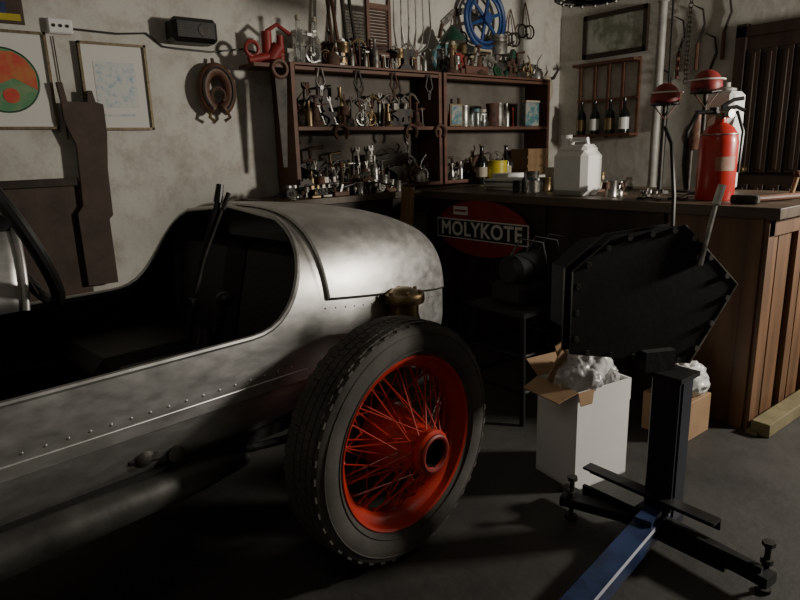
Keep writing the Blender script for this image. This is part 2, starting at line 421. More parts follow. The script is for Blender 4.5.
b.box((cx1-.02,(cy0+cy1)/2,(ctz-.045)/2),(.03,cy1-cy0,ctz-.045),WOODD)
b.done(bev=.003)
B('floor_plank').box((3.12,.955,.03),(1.0,.075,.06),GREENW).box((3.05,.98,.008),(.9,.05,.015),GREENW).done(bev=.005)
b=B('workbench')
b.box((3.1,3.37,.92),(3.0,.44,.04),WOODT)
for xx in(1.65,2.5,4.5):
    for yy in(3.2,3.54):b.box((xx,yy,.45),(.06,.06,.90),WOODD)
b.box((3.1,3.18,.85),(2.95,.03,.1),WOODD);b.box((3.1,3.4,.3),(2.9,.36,.03),WOODD)
b.done(bev=.003)
# ------------------------------------------------------------------ shelf
SBK=mat('shelf_back',(.10,.086,.07),.8,0,(.18,.16,.135),4)
b=B('wooden_shelf_unit')
yf,yb=3.34,3.585;yc=(yf+yb)/2;dp=yb-yf
for x0,x1 in((1.86,3.03),(3.05,4.2)):
    for xx in(x0+.014,x1-.014):b.box((xx,yc,1.33),(.028,dp,.76),WOODS)
    for zz in(.965,1.34,1.70):b.box(((x0+x1)/2,yc,zz),(x1-x0-.056,dp,.024),WOODS)
    b.box(((x0+x1)/2,yf+.008,1.685),(x1-x0-.06,.016,.03),WOODS)
    b.box(((x0+x1)/2,yb-.004,1.33),(x1-x0,.008,.74),SBK)
b.done(bev=.002)
# ------------------------------------------------------------------ clutter items
MET=[STEEL,STEEL,DIRON,RUST,STEEL,STEELB,RUST,STEELB,BRASS]
def it_bottle(b,x,y,z,h,mt):
    r=h*.15;b.lathe([(0,0),(r,0),(r,h*.55),(r*.8,h*.65),(r*.35,h*.75),(r*.35,h*.97),(r*.42,h*.97),(r*.42,h),(0,h)],(x,y,z),(0,0,1),mt,14)
def it_can(b,x,y,z,h,mt):
    r=h*.32;b.lathe([(0,0),(r,0),(r,h*.02),(r*.96,h*.05),(r*.96,h*.92),(r,h*.95),(r,h),(r*.9,h*.98),(0,h*.98)],(x,y,z),(0,0,1),mt,16)
def it_oil(b,x,y,z,h,mt):
    r=h*.28;b.lathe([(0,0),(r,0),(r,h*.25),(r*.6,h*.42),(r*.2,h*.5),(0,h*.5)],(x,y,z),(0,0,1),mt,14)
    b.tube([(x,y,z+h*.48),(x+h*.12,y,z+h*.75),(x+h*.35,y,z+h)],[h*.035,h*.025,h*.012],mt,6)
    b.ring((x-r*.9,y,z+h*.3),(0,1,0),h*.14,h*.02,mt,12,6)
def it_vise(b,x,y,z,h,mt):
    b.box((x,y,z+h*.08),(h*.7,h*.4,h*.16),mt,bev=h*.03);b.lathe([(h*.2,0),(h*.1,h*.15),(h*.1,h*.3),(h*.16,h*.45)],(x,y,z+h*.12),(0,0,1),mt,12)
    b.box((x-h*.22,y,z+h*.7),(h*.28,h*.26,h*.3),mt,bev=h*.04);b.box((x+h*.2,y,z+h*.7),(h*.2,h*.26,h*.3),mt,bev=h*.04)
    b.cyl((x-h*.5,y,z+h*.6),(x+h*.55,y,z+h*.6),h*.05,STEEL,n=8);b.cyl((x+h*.5,y-h*.25,z+h*.55),(x+h*.5,y+h*.2,z+h*.7),h*.025,STEEL,n=6)
def it_anvil(b,x,y,z,h,mt):
    h=h*.75;b.prism([(-.4,0),(.4,0),(.3,.15),(.14,.3),(.14,.55),(.45,.7),(.45,.95),(-.35,.95),(-.75,.85),(-.35,.65),(-.14,.5),(-.14,.3),(-.3,.15)],(x,y-h*.15,z),(h,0,0),(0,0,h),(0,h*.3,0),DIRON)
def it_wrench(b,x,y,z,h,mt,lean=.15):
    d=V((rng.uniform(-.3,.3),lean,1)).normalized();o=V((x,y,z))
    sx=V((0,1,0)).cross(d).normalized()
    b.prism([(-.02,.08),(.02,.08),(.025,.85),(.07,.9),(.07,1),(.03,1),(.03,.93),(-.03,.93),(-.03,1),(-.07,1),(-.07,.9),(-.025,.85)],o,sx*h,d*h,V((0,.006,0)),mt)
    b.ring(o+d*h*.05,(0,1,0),h*.05,h*.018,mt,12,6)
def it_hammer(b,x,y,z,h,mt):
    d=V((rng.uniform(-.25,.25),.12,1)).normalized();o=V((x,y,z))
    b.tube([o,o+d*h*.5,o+d*h],[h*.04,h*.03,h*.025],WOODL,8);b.box(o+d*h*.95,(h*.4,h*.1,h*.12),mt,bev=h*.02)
def it_gear(b,x,y,z,h,mt):
    r=h*.42;pts=[]
    for i in range(48):
        t=2*math.pi*i/48;rr=r*(1 if (i//2)%2 else .88);pts.append((rr*math.cos(t),rr*math.sin(t)))
    b.prism(pts,(x,y,z+r),(1,0,0),(0,.1,.99),(0,.02,0),RUST if mt is STEELB else mt);b.ring((x,y-.004,z+r),(0,1,0),r*.3,r*.1,mt,16,6)
def it_jack(b,x,y,z,h,mt):
    b.lathe([(0,0),(h*.3,0),(h*.28,h*.08),(h*.14,h*.2),(h*.11,h*.6),(h*.14,h*.62),(h*.05,h*.65),(h*.05,h*.92),(h*.12,h*.94),(h*.12,h),(0,h)],(x,y,z),(0,0,1),mt,14)
    b.cyl((x,y,z+h*.7),(x+h*.4,y-h*.1,z+h*.72),h*.025,mt,n=6)
def it_plane(b,x,y,z,h,mt):
    b.box((x,y,z+h*.15),(h*1.2,h*.35,h*.3),WOODS,bev=h*.03);b.prism([(-.1,.3),(.05,.3),(.2,.75),(.1,.8)],(x,y-h*.06,z),(h,0,0),(0,0,h),(0,h*.12,0),mt)
    b.tube([(x-h*.45,y,z+h*.3),(x-h*.5,y,z+h*.55),(x-h*.4,y,z+h*.6)],h*.06,WOODS,8)
def it_iron(b,x,y,z,h,mt):
    b.prism([(-.5,-.22),(.2,-.22),(.55,0),(.2,.22),(-.5,.22)],(x,y,z),(h,0,0),(0,h,0),(0,0,h*.3),DIRON)
    b.tube([(x-h*.35,y,z+h*.3),(x-h*.35,y,z+h*.65),(x+h*.2,y,z+h*.65),(x+h*.2,y,z+h*.3)],h*.05,mt,8)
def it_lantern(b,x,y,z,h,mt):
    b.lathe([(0,0),(h*.24,0),(h*.26,h*.1),(h*.16,h*.2),(h*.12,h*.22)],(x,y,z),(0,0,1),mt,16)
    b.lathe([(h*.12,h*.22),(h*.18,h*.38),(h*.1,h*.58)],(x,y,z),(0,0,1),GLASS,16)
    b.lathe([(h*.14,h*.58),(h*.14,h*.62),(h*.08,h*.7),(h*.09,h*.76),(0,h*.8)],(x,y,z),(0,0,1),mt,16)
    b.tube([(x-h*.24,y,z+h*.08),(x-h*.26,y,z+h*.4),(x-h*.12,y,z+h*.68)],h*.02,mt,6);b.tube([(x+h*.24,y,z+h*.08),(x+h*.26,y,z+h*.4),(x+h*.12,y,z+h*.68)],h*.02,mt,6)
    b.ring((x,y,z+h*.72),(0,1,0),h*.26,h*.012,mt,16,5,0,180)
def it_pulley(b,x,y,z,h,mt):
    b.ring((x,y,z+h*.35),(0,1,0),h*.3,h*.06,mt,20,8);b.cyl((x,y-h*.08,z+h*.35),(x,y+h*.08,z+h*.35),h*.08,mt)
    for k in range(4):
        t=k*math.pi/4;b.cyl((x-h*.28*math.cos(t),y,z+h*.35-h*.28*math.sin(t)),(x+h*.28*math.cos(t),y,z+h*.35+h*.28*math.sin(t)),h*.03,mt,n=6)
    b.tube([(x,y-.02,z+h*.35),(x,y-.02,z+h*.8),(x+h*.06,y,z+h*.92),(x,y,z+h)],h*.03,mt,6)
def it_piston(b,x,y,z,h,mt):
    r=h*.25;b.lathe([(0,h),(r,h),(r,h*.93),(r*.93,h*.92),(r*.93,h*.9),(r,h*.89),(r,h*.85),(r*.93,h*.84),(r,h*.8),(r,h*.55),(0,h*.55)],(x,y,z),(0,0,1),mt,16)
    b.box((x,y,z+h*.35),(h*.12,h*.06,h*.45),mt);b.ring((x,y,z+h*.13),(0,1,0),h*.11,h*.03,mt,14,6)
def it_book(b,x,y,z,h,mt):
    b.box((x,y,z+h*.4),(h*.25,h*.5,h*.8),mt,bev=.003)
def it_jar(b,x,y,z,h,mt):
    r=h*.3;b.lathe([(0,0),(r,0),(r,h*.75),(r*.8,h*.82),(r*.8,h*.85)],(x,y,z),(0,0,1),GLASS,14);b.lathe([(r*.85,h*.84),(r*.85,h),(0,h)],(x,y,z),(0,0,1),mt,14)
def it_pick(b,x,y,z,h,mt):
    b.tube([(x-h*.35,y,z+h*.75),(x-h*.15,y,z+h*.9),(x+.0,y,z+h*.93),(x+h*.15,y,z+h*.9),(x+h*.35,y,z+h*.7)],[h*.02,h*.04,h*.05,h*.04,h*.02],mt,8);b.tube([(x,y,z),(x,y,z+h*.95)],h*.03,WOODS,8)
def it_clamp(b,x,y,z,h,mt):
    b.tube([(x-h*.05,y,z+h*.1),(x-h*.3,y,z+h*.12),(x-h*.33,y,z+h*.85),(x+h*.02,y,z+h*.9)],h*.045,mt,8);b.cyl((x,y,z),(x,y,z+h*.65),h*.03,mt,n=8);b.cyl((x-h*.12,y,z+.004),(x+h*.12,y,z+.004),h*.02,mt,n=6)
KINDS=[it_oil,it_vise,it_anvil,it_wrench,it_wrench,it_wrench,it_hammer,it_gear,it_jack,it_plane,it_iron,it_lantern,it_pulley,it_pulley,it_piston,it_bottle,it_pick,it_clamp,it_clamp]
def row(name,x0,x1,z,hmin,hmax,y0=3.39,y1=3.51,step=.050,mats=MET,kinds=KINDS):
    b=B(name)
    for layer,yy in((0,y1),(1,y0)):
        x=x0+rng.uniform(.02,.06)
        while x<x1-.05:
            k=rng.choice(kinds);h=rng.uniform(hmin,hmax)*(1 if layer==0 else .65)
            k(b,x,yy+rng.uniform(-.012,.012),z,h,rng.choice(mats))
            x+=step*rng.uniform(.7,1.3)*(h/.18)**.5
    return b
row('antique_hand_tools',1.95,2.96,.979,.16,.29).done()
row('old_machine_parts',1.95,2.96,1.354,.16,.29).done()
row('rusty_workshop_tools',2.00,2.98,1.714,.12,.28,step=.06).done()
row('old_oil_cans',3.14,3.9,.979,.12,.26,step=.065,y0=3.4).done()
MIX=MET+[GREEN,REDD,CRM,TEAL,GGLASS,CRM]
row('collectible_tin_assortment',3.26,3.88,1.354,.12,.26,step=.07,mats=MIX,kinds=[it_can,it_bottle,it_bottle,it_jar,it_lantern,it_oil,it_book,it_iron,it_wrench]).done()
row('old_lanterns_and_irons',3.1,4.15,1.714,.14,.32,step=.055,mats=MIX).done()
b=row('bench_top_tools',1.7,2.6,.941,.06,.14,y0=3.2,y1=3.27,step=.08,kinds=[it_vise,it_iron,it_can,it_piston,it_gear,it_plane])
for i in range(10):
    x=rng.uniform(1.7,2.5);y=rng.uniform(3.17,3.3);b.tube([(x,y,.955),(x+rng.uniform(.1,.3),y+rng.uniform(-.03,.03),.96+rng.uniform(0,.05))],.006,rng.choice(MET),6)
for i in range(5):
    x=1.75+i*.17;b.tube([(x+.12*math.sin(k*.9),3.22+.03*math.cos(k*1.3),.97+.04*math.sin(k*.7+i)) for k in range(9)],.005,BLKP,6)
b.done()
def hang(name,x,z,y,L,mt,kind):
    b=B(name)
    if kind=='saw':
        b.prism([(-.02,0),(.055,0),(.02,-L),(-.005,-L)],(x,y,z),(1,0,0),(0,0,1),(0,.004,0),mt)
        b.ring((x+.015,y+.002,z+.05),(0,1,0),.045,.013,WOODS,18,6)
    if kind=='pliers':
        b.tube([(x-.01,y,z),(x-.03,y,z-L*.5),(x-.008,y,z-L*.7),(x-.004,y,z-L)],.007,mt,6);b.tube([(x+.01,y,z),(x+.03,y,z-L*.5),(x+.008,y,z-L*.7),(x+.004,y,z-L)],.007,mt,6);b.cyl((x,y-.01,z-L*.7),(x,y+.01,z-L*.7),.012,mt)
    if kind=='shoe':
        b.ring((x,y,z-L/2),(0,1,0),L/2,.011,mt,20,6,-50,230)
    return b.done()
hang('hand_saw',1.79,1.62,3.36,.50,DIRON,'saw')
for i,x in enumerate((2.05,2.32,2.6,2.9)):hang('hanging_pliers',x,1.685,3.325,.16,[STEEL,DIRON,RUST,DIRON][i],'pliers')
for i,x in enumerate((2.18,2.74,3.0)):hang('horseshoe',x,1.36,3.325,.09,RUST,'shoe')
zt=1.712
b=B('hand_pump')
b.cyl((1.77,3.45,1.70),(1.84,3.42,1.80),.04,REDD);b.cyl((1.78,3.45,1.74),(1.78,3.45,1.88),.03,REDD)
b.cyl((1.66,3.45,1.72),(1.86,3.42,1.76),.025,REDD);b.tube([(1.78,3.45,1.88),(1.84,3.43,1.92),(1.92,3.42,1.87)],.012,REDD,8)
b.ring((1.68,3.44,1.78),(0,1,0),.04,.012,REDD,16,8);b.cyl((1.85,3.42,1.72),(1.85,3.42,1.86),.02,REDD)
b.box((1.75,3.47,1.69),(.20,.2,.02),WOODS);b.done()
for x,h in((1.95,.25),(2.06,.25)):
    b=B('glass_bottle');r=.033;b.lathe([(0,.005),(r,.0),(r,.12),(r*.45,.17),(r*.4,.24),(r*.5,.25)],(x,3.38,zt),(0,0,1),GLASS,18);b.lathe([(r*.45,.235),(r*.45,.26),(0,.265)],(x,3.38,zt),(0,0,1),CRM,12);b.done()
b=B('iron_rod_bundle')
for i,(x,dx,L) in enumerate(((2.22,.02,.75),(2.27,-.02,.8),(2.33,.03,.6),(2.40,.0,.7))):
    b.cyl((x,3.42,zt),(x+dx,3.56,zt+L),.011,[RUST,WOODS,DIRON,DIRON][i],n=8)
b.done()
b=B('washboard')
o=V((2.57,3.40,zt));
for dx in(-.085,.085):b.box(o+V((dx,.03,.24)),(.022,.022,.48),WOODS)
for zz in(.09,.38,.47):b.box(o+V((0,.03,zz)),(.17,.02,.03),WOODS)
for k in range(14):b.cyl(o+V((-.075,.03,.115+k*.019)),o+V((.075,.03,.115+k*.019)),.008,RUST,n=8)
b.done()
b=B('pitchfork')
o=V((2.93,3.50,1.86))
for k in range(5):
    t=(k-2)/2
    b.tube([o+V((t*.02,0,-.02)),o+V((t*.10,-.01,.03)),o+V((t*.13,-.02,.15)),o+V((t*.125,-.01,.38))],[.007,.007,.006,.003],STEEL,6)
b.cyl(o+V((0,0,-.145)),o+V((0,0,.0)),.016,WOODS)
b.done()
b=B('green_enamel_lamp')
o=V((3.19,3.40,zt));b.lathe([(0,0),(.06,0),(.055,.02),(.015,.03),(.012,.20)],o,(0,0,1),BRASS,18);b.lathe([(.10,.21),(.095,.225),(.06,.27),(.03,.30),(.015,.32),(0,.325)],o,(0,0,1),GREEN,24)
b.lathe([(.095,.212),(.058,.265),(0,.28)],o,(0,0,1),WHITEP,24);b.cyl(o+V((0,0,.19)),o+V((0,0,.28)),.02,CRM);b.done()
b=B('blue_pulley_wheel')
c=V((3.62,3.50,2.13));b.ring(c,(0,1,0),.20,.018,BLUEB,36,8);b.ring(c,(0,1,0),.165,.012,BLUEB,36,8);b.cyl(c+V((0,-.04,0)),c+V((0,.04,0)),.04,BLUEB)
for k in range(6):
    t=k*math.pi/3+.3;b.tube([c+V((.03*math.cos(t),0,.03*math.sin(t))),c+V((.17*math.cos(t),0,.17*math.sin(t)))],[.016,.011],BLUEB,8)
b.cyl(c+V((0,0,0)),c+V((0,.10,0)),.012,DIRON);b.done()
b=B('scythe_blade');b.prism([(0,0),(.12,.09),(.28,.12),(.45,.08),(.45,.06),(.28,.08),(.13,.04),(.02,-.04)],(3.26,3.585,2.10),(1,0,0),(0,0,1),(0,.006,0),STEEL);b.tube([(3.27,3.585,2.08),(3.24,3.585,1.98)],.010,WOODS,8);b.done()
for x,z in((3.95,2.03),(3.36,1.99),(4.12,2.1)):
    b=B('horse_bit');b.ring((x,3.57,z),(0,1,0),.05,.007,DIRON,20,6);b.ring((x+.09,3.57,z),(0,1,0),.05,.007,DIRON,20,6);b.tube([(x+.04,3.57,z-.03),(x+.06,3.56,z-.02)],.01,DIRON,6)
    b.tube([(x,3.57,z+.05),(x+.02,3.58,z+.15),(x+.045,3.585,z+.22),(x+.07,3.58,z+.15),(x+.09,3.57,z+.05)],.006,LEATH,6);b.done()
b=B('cow_skull')
o=V((4.33,3.50,1.66));b.tube([o+V((0,-.02,-.14)),o+V((0,-.04,-.05)),o+V((0,-.02,.03)),o+V((0,0,.09))],[.02,.035,.05,.04],CRM,12)
for sg in(-1,1):b.tube([o+V((sg*.03,0,.07)),o+V((sg*.10,-.01,.09)),o+V((sg*.14,-.02,.15)),o+V((sg*.12,-.02,.2))],[.016,.014,.01,.003],DIRON,8)
b.box(o+V((0,.045,0)),(.02,.1,.02),DIRON);b.done()
b=B('yellow_tin_can');b.lathe([(0,0),(.075,0),(.077,.006),(.073,.01),(.073,.15),(.077,.155),(.077,.162),(.07,.16),(0,.158)],(3.46,3.22,.942),(0,0,1),YEL,28)
b.ring((3.46,3.22,1.10),(0,1,0),.07,.003,STEEL,20,5,0,180);b.done()
for x,m_ in((3.34,BGLASS),(3.60,BGLASS)):
    b=B('dark_bottle');it_bottle(b,x,3.26,.942,.27,m_);b.lathe([(.042,.05),(.042,.12)],(x,3.26,.942),(0,0,1),CRM,16);b.done()
b=B('framed_photo');b.box((3.18,3.36,1.431),(.12,.012,.15),WOODL);b.box((3.18,3.353,1.431),(.10,.006,.13),TEAL);b.done()
b=B('teal_tin_box');b.box((4.0,3.37,1.443),(.16,.05,.18),TEAL,bev=.006);b.box((4.0,3.37,1.54),(.165,.055,.015),CRM);b.done()
b=B('wooden_crate');b.box((4.05,3.42,1.08),(.24,.18,.20),WOODL,bev=.004)
for k in range(3):b.box((4.05,3.325,1.01+.07*k),(.25,.01,.05),WOODL)
b.done()
b=B('newspaper_stack')
for k in range(5):b.box((3.95,3.24,.944+.008*k),(.34-.02*k,.15,.007),PAPER,rz=.05*(k-2))
b.done()
b=B('magazine_pile');
for k in range(6):b.box((3.02,2.62,.947+.011*k),(.26,.36,.010),[PAPER,CRM,PAPER,WHITE,TEAL,PAPER][k],rz=.12*(k%3-1))
b.done()
b=B('small_white_carton');b.box((3.18,2.30+.55,.985),(.18,.14,.09),WHITE,bev=.003);b.box((3.18,2.779,.985),(.12,.002,.03),BLUE);b.done()
# ------------------------------------------------------------------ pictures and wall items
GR=mat('green_art',(.09,.26,.12),.6,0,(.20,.30,.14),14,lo=.45,hi=.62)
OR=mat('orange_art',(.55,.06,.035),.6,0,(.50,.17,.05),10,lo=.45,hi=.6)
BL=mat('blue_art',(.62,.63,.61),.6,0,(.30,.44,.52),34,lo=.50,hi=.72,detail=2)
GILT=mat('gilt_frame',(.12,.09,.05),.45,.4,(.24,.19,.11),60)
def picture(name,x0,x1,z0,z1,art,kind):
    b=B(name);y=YW-.012;w=x1-x0;h=z1-z0;xc=(x0+x1)/2;zc=(z0+z1)/2
    b.box((xc,y,zc),(w,.018,h),PAPER)
    t=.012
    for zz in(z0+t/2,z1-t/2):b.box((xc,y-.008,zz),(w,.03,t),GILT)
    for xx in(x0+t/2,x1-t/2):b.box((xx,y-.008,zc),(t,.03,h),GILT)
    if kind==0:
        b.cyl((xc,y-.0095,zc),(xc,y-.012,zc),w*.36,GR,n=40);b.ring((xc,y-.0115,zc),(0,1,0),w*.36,.004,GREEN,40,6)
        b.prism([(-.135,.02),(-.05,-.03),(.04,.01),(.135,-.04),(.135,.04),(.10,.095),(.05,.13),(-.05,.13),(-.10,.10)],(xc,y-.0125,zc),(1,0,0),(0,0,1),(0,-.001,0),OR)
        b.cyl((xc+.02,y-.0125,zc-.07),(xc+.02,y-.014,zc-.07),.035,OR,n=24)
    else:
        b.box((xc,y-.0100,zc+.01),(w*.62,.002,h*.52),art);b.box((xc,y-.0105,zc-.14),(w*.45,.002,.012),art)
    b.done()
picture('framed_emblem_print',.26,.665,1.35,1.80,GR,0)
picture('framed_emblem_print',.80,1.13,1.345,1.775,BL,1)
b=B('poster');b.box((.42,YW-.004,1.98),(.34,.006,.3),BOARD);b.box((.42,YW-.009,1.99),(.28,.003,.09),YEL);b.box((.42,YW-.009,1.9),(.2,.003,.05),BLUE);b.box((.5,YW-.009,1.86),(.15,.003,.03),YEL);b.done()
b=B('junction_box');b.box((.735,YW-.02,1.835),(.11,.04,.07),WHITEP,bev=.006)
for k in range(3):b.cyl((.705+.03*k,YW-.04,1.835),(.705+.03*k,YW-.045,1.835),.008,BLKP,n=8)
b.done()
b=B('electric_cable');b.tube([(.795,3.59,1.83),(1.0,3.59,1.825),(1.15,3.592,1.84),(1.23,3.592,1.78),(1.3,3.592,1.775),(1.5,3.592,1.77),(1.7,3.59,1.80),(1.86,3.59,1.77)],.005,BLKP,6);b.tube([(.70,3.59,1.79),(.705,3.59,1.5),(.70,3.59,1.3)],.003,BLKP,5);b.done()
b=B('black_speaker');b.box((1.375,3.53,1.857),(.25,.13,.125),BLKP,bev=.02)
b.box((1.375,3.462,1.857),(.21,.006,.085),BLK,bev=.003);b.cyl((1.42,3.462,1.857),(1.42,3.455,1.857),.035,DIRON)
for k in range(6):b.box((1.31,3.458,1.83+.01*k),(.07,.003,.004),DIRON)
b.done()
b=B('horse_collar')
c=V((1.49,3.545,1.56))
b.ring(c,(0,1,0),.083,.038,LEATH,40,12,-70,250,sx=.95,sy=1.35);b.ring(c+V((0,-.036,0)),(0,1,0),.095,.008,DIRON,36,6,-60,240,sx=.9,sy=1.25)
b.ring(c+V((0,-.02,-.03)),(0,1,0),.04,.010,RUST,24,6,-50,230)
for sg in(-1,1):b.tube([c+V((sg*.045,-.01,-.10)),c+V((sg*.06,-.02,-.15)),c+V((sg*.03,-.01,-.17))],.010,BRASS,8)
b.tube([c+V((0,0,.12)),c+V((0,.02,.17))],.01,LEATH,8);b.done()
b=B('wooden_template_board')
b.prism([(.04,0),(.19,0),(.19,.34),(.21,.36),(.215,.60),(.235,.78),(.235,.92),(.20,.93),(.19,.985),(.165,.985),(.16,.93),(.07,.93),(.06,1.02),(.03,1.02),(.04,.93),(.04,.84),(.08,.72),(.07,.42),(.04,.38)],(.64,YW-.075,.55),(1,0,0),(0,0,1),(0,.02,0),BOARD);b.done(bev=.004)
b=B('leaning_panel');b.box((.26,YW-.03,.56),(.90,.025,1.1),BOARD);b.box((.26,YW-.05,1.09),(.90,.02,.04),WOODD);b.done(bev=.004)
b=B('landscape_painting');x=XR-.015
b.box((x,3.06,2.05),(.02,.52,.30),mat('landscape_art',(.20,.22,.16),.6,0,(.48,.49,.42),7,lo=.42,hi=.58));
for zz in(1.90,2.20):b.box((x-.01,3.06,zz),(.03,.56,.035),WOODD)
for yy in(2.79,3.33):b.box((x-.01,yy,2.05),(.03,.035,.33),WOODD)
b.done()
b=B('bottle_rack');x=XR-.06
for zz in(1.27,1.83):b.box((x,3.1,zz),(.12,.56,.02),WOODS)
b.box((x+.035,3.1,1.55),(.02,.56,.02),WOODS)
for yy in(2.83,2.97,3.1,3.23,3.37):b.box((x+.045,yy,1.55),(.02,.022,.60),WOODS)
b.done()
for i,yy in enumerate((2.90,3.03,3.17,3.30)):
    b=B('wine_bottle');it_bottle(b,x-.02,yy,1.281,.26,BGLASS);b.lathe([(.0395,.03),(.0395,.12)],(x-.02,yy,1.281),(0,0,1),WHITEP if i%2==0 else BRASS,16);b.done()
b=B('vertical_pipe');b.cyl((4.12,2.37,0),(4.12,2.37,ZC),.028,GREY,n=18)
for zz in(.9,1.5,2.1):b.ring((4.12,2.37,zz),(0,0,1),.03,.008,GREY,20,6)
b.tube([(4.16,2.33,0.2),(4.17,2.32,1.4),(4.15,2.33,2.9)],.008,BLKP,6)
b.done()
for i,(yy,zz) in enumerate(((2.52,1.95),(2.38,2.0),(2.28,1.8),(2.6,1.6),(2.2,2.05))):
    b=B('hanging_sickle');x=XR-.02
    b.tube([(x,yy,zz-.3),(x,yy,zz-.12)],.014,WOODS,8);b.tube([(x,yy,zz-.12),(x,yy-.04,zz),(x,yy-.02,zz+.1),(x,yy+.05,zz+.14)],[.01,.009,.007,.003],DIRON,6)
    b.done()
b=B('hanging_chain')
for k in range(22):b.ring((XR-.04,2.44,2.3-k*.032),(1,0,0) if k%2 else (0,1,0),.016,.004,DIRON,12,5,sy=1.3)
b.done()
# ------------------------------------------------------------------ counter props
b=B('fire_extinguisher');o=V((2.86,1.34,ctz+.001))
b.lathe([(0,0),(.076,0),(.080,.01),(.080,.25),(.074,.285),(.055,.315),(.03,.33),(.024,.335),(.024,.35),(0,.35)],o,(0,0,1),REDX,36)
lab=[];
for j in range(2):
    lab.append([o+V((.0808*math.cos(t),.0808*math.sin(t),.13+.06*j)) for t in [math.radians(200+k*4) for k in range(17)]])
b.grid(lab,mat('extinguisher_label',(.40,.32,.24),.5,0,(.45,.08,.05),20))
b.cyl(o+V((0,0,.345)),o+V((0,0,.375)),.022,BRASS);b.box(o+V((-.02,.02,.385)),(.03,.03,.03),BLK)
b.tube([o+V((0,0,.39)),o+V((.05,-.04,.40)),o+V((.08,-.06,.385))],.009,BLK,8);b.tube([o+V((0,0,.40)),o+V((.04,-.03,.43)),o+V((.075,-.055,.435))],.009,BLK,8)
b.cyl(o+V((-.01,-.03,.37)),o+V((-.02,-.055,.37)),.018,STEELB)
b.tube([o+V((-.03,.02,.38)),o+V((-.09,.06,.38)),o+V((-.12,.085,.30)),o+V((-.115,.09,.16)),o+V((-.10,.08,.05))],.011,BLKP,10)
b.ring(o+V((0,0,.285)),(0,0,1),.075,.003,STEELB,32,6);b.done()
b=B('plastic_jerrycan');o=V((2.82,2.05,ctz+.001))
b.box(o+V((0,0,.115)),(.17,.215,.23),WHITEP,bev=.028);b.box(o+V((0,0,.235)),(.13,.18,.05),WHITEP,bev=.022)
b.tube([o+V((0,-.06,.24)),o+V((0,-.055,.285)),o+V((0,.03,.285)),o+V((0,.045,.245))],.013,WHITEP,10)
b.cyl(o+V((0,.075,.25)),o+V((0,.075,.30)),.026,WHITEP);b.cyl(o+V((0,.075,.285)),o+V((0,.075,.31)),.03,WHITEP)
b.done()
def helmet(x,y,z,h,shell,vis):
    b=B('helmet_on_stand');o=V((x,y,z))
    b.lathe([(0,0),(.05,0),(.045,.015),(.012,.02),(.010,h-.02)],o,(0,0,1),DIRON,16)
    ax=V((-.75,-.62,0)).normalized();sd=V((-ax.y,ax.x,0));c=o+V((0,0,h))
    rows=[]
    for j in range(11):
        ph=(math.pi*.60)*j/10
        rows.append([c+(ax*math.cos(t)*.085+sd*math.sin(t)*.070)*math.sin(ph)+V((0,0,.078*math.cos(ph))) for t in [2*math.pi*k/24 for k in range(25)]])
    b.grid(rows,shell);b.tube(rows[-1][:-1],.005,BLKP,6,True)
    b.prism([(-.060,0),(-.045,.045),(0,.065),(.045,.045),(.060,0)],c+ax*.055+V((0,0,-.012)),sd,ax*.9+V((0,0,-.35)),V((0,0,.005)),vis)
    b.ring(c+V((0,0,.03)),V((0,0,1)),.080,.004,WHS,28,6)
    b.tube([c+sd*.06+V((0,0,-.02)),c+V((0,0,-.10))+ax*.02,c-sd*.06+V((0,0,-.02))],.004,LEATH,6)
    b.done()
helmet(3.10,1.74,ctz+.001,.47,REDD,BLKP);helmet(3.09,1.53,ctz+.001,.51,REDD,BLKP)
b=B('leather_bottle');o=V((3.24,1.66,ctz+.001));b.cyl(o,o+V((0,0,.24)),.012,DIRON);b.lathe([(0,0),(.03,.0),(.055,.05),(.05,.10),(.02,.15),(.015,.18),(.02,.19),(0,.19)],o+V((0,0,.22)),(.1,-.1,1),LEATH,20);b.lathe([(0,0),(.05,0),(.05,.01),(0,.012)],o,(0,0,1),DIRON,20);b.done()
b=B('fuel_pump_dispenser');o=V((3.40,1.58,ctz+.001))
b.box(o+V((0,0,.25)),(.15,.15,.50),WHITEP,bev=.02);b.box(o+V((-.078,0,.34)),(.01,.11,.12),CRM);b.lathe([(.03,0),(.05,.01),(.05,.02),(.02,.03),(.02,.05),(0,.05)],o+V((0,0,.495)),(0,0,1),GREY,20);b.cyl(o+V((-.083,0,.34)),o+V((-.09,0,.34)),.04,WHS)
b.tube([o+V((-.03,-.08,.4)),o+V((-.06,-.13,.3)),o+V((-.05,-.12,.1)),o+V((-.03,-.085,.2))],.008,BLKP,8);b.done()
b=row('jars_and_small_parts',2.98,3.4,ctz+.001,.05,.11,y0=2.05,y1=2.25,step=.075,mats=MIX,kinds=[it_can,it_iron,it_piston,it_jar,it_plane,it_oil]);b.done()
b=row('tins_and_bottles',2.74,3.3,ctz+.001,.06,.14,y0=2.36,y1=2.42,step=.10,mats=MIX,kinds=[it_can,it_bottle,it_jar,it_oil]);b.done()
b=row('counter_top_tools',2.70,2.98,ctz+.001,.04,.08,y0=1.62,y1=1.82,step=.075,mats=MET,kinds=[it_can,it_iron,it_piston,it_vise,it_oil])
for i in range(8):
    x=2.69+.04*i;y=1.5+.03*math.sin(i*2);b.tube([(x,y,ctz+.008),(x+.07*math.cos(i),y+.10*math.sin(i+1),ctz+.008)],.006,MET[i],6)
b.done()
b=B('claw_hammer');b.tube([(2.75,1.15,ctz+.018),(3.05,1.06,ctz+.018)],[.012,.014],WOODS,10);b.box((2.74,1.155,ctz+.019),(.035,.11,.035),DIRON,bev=.006);b.done()
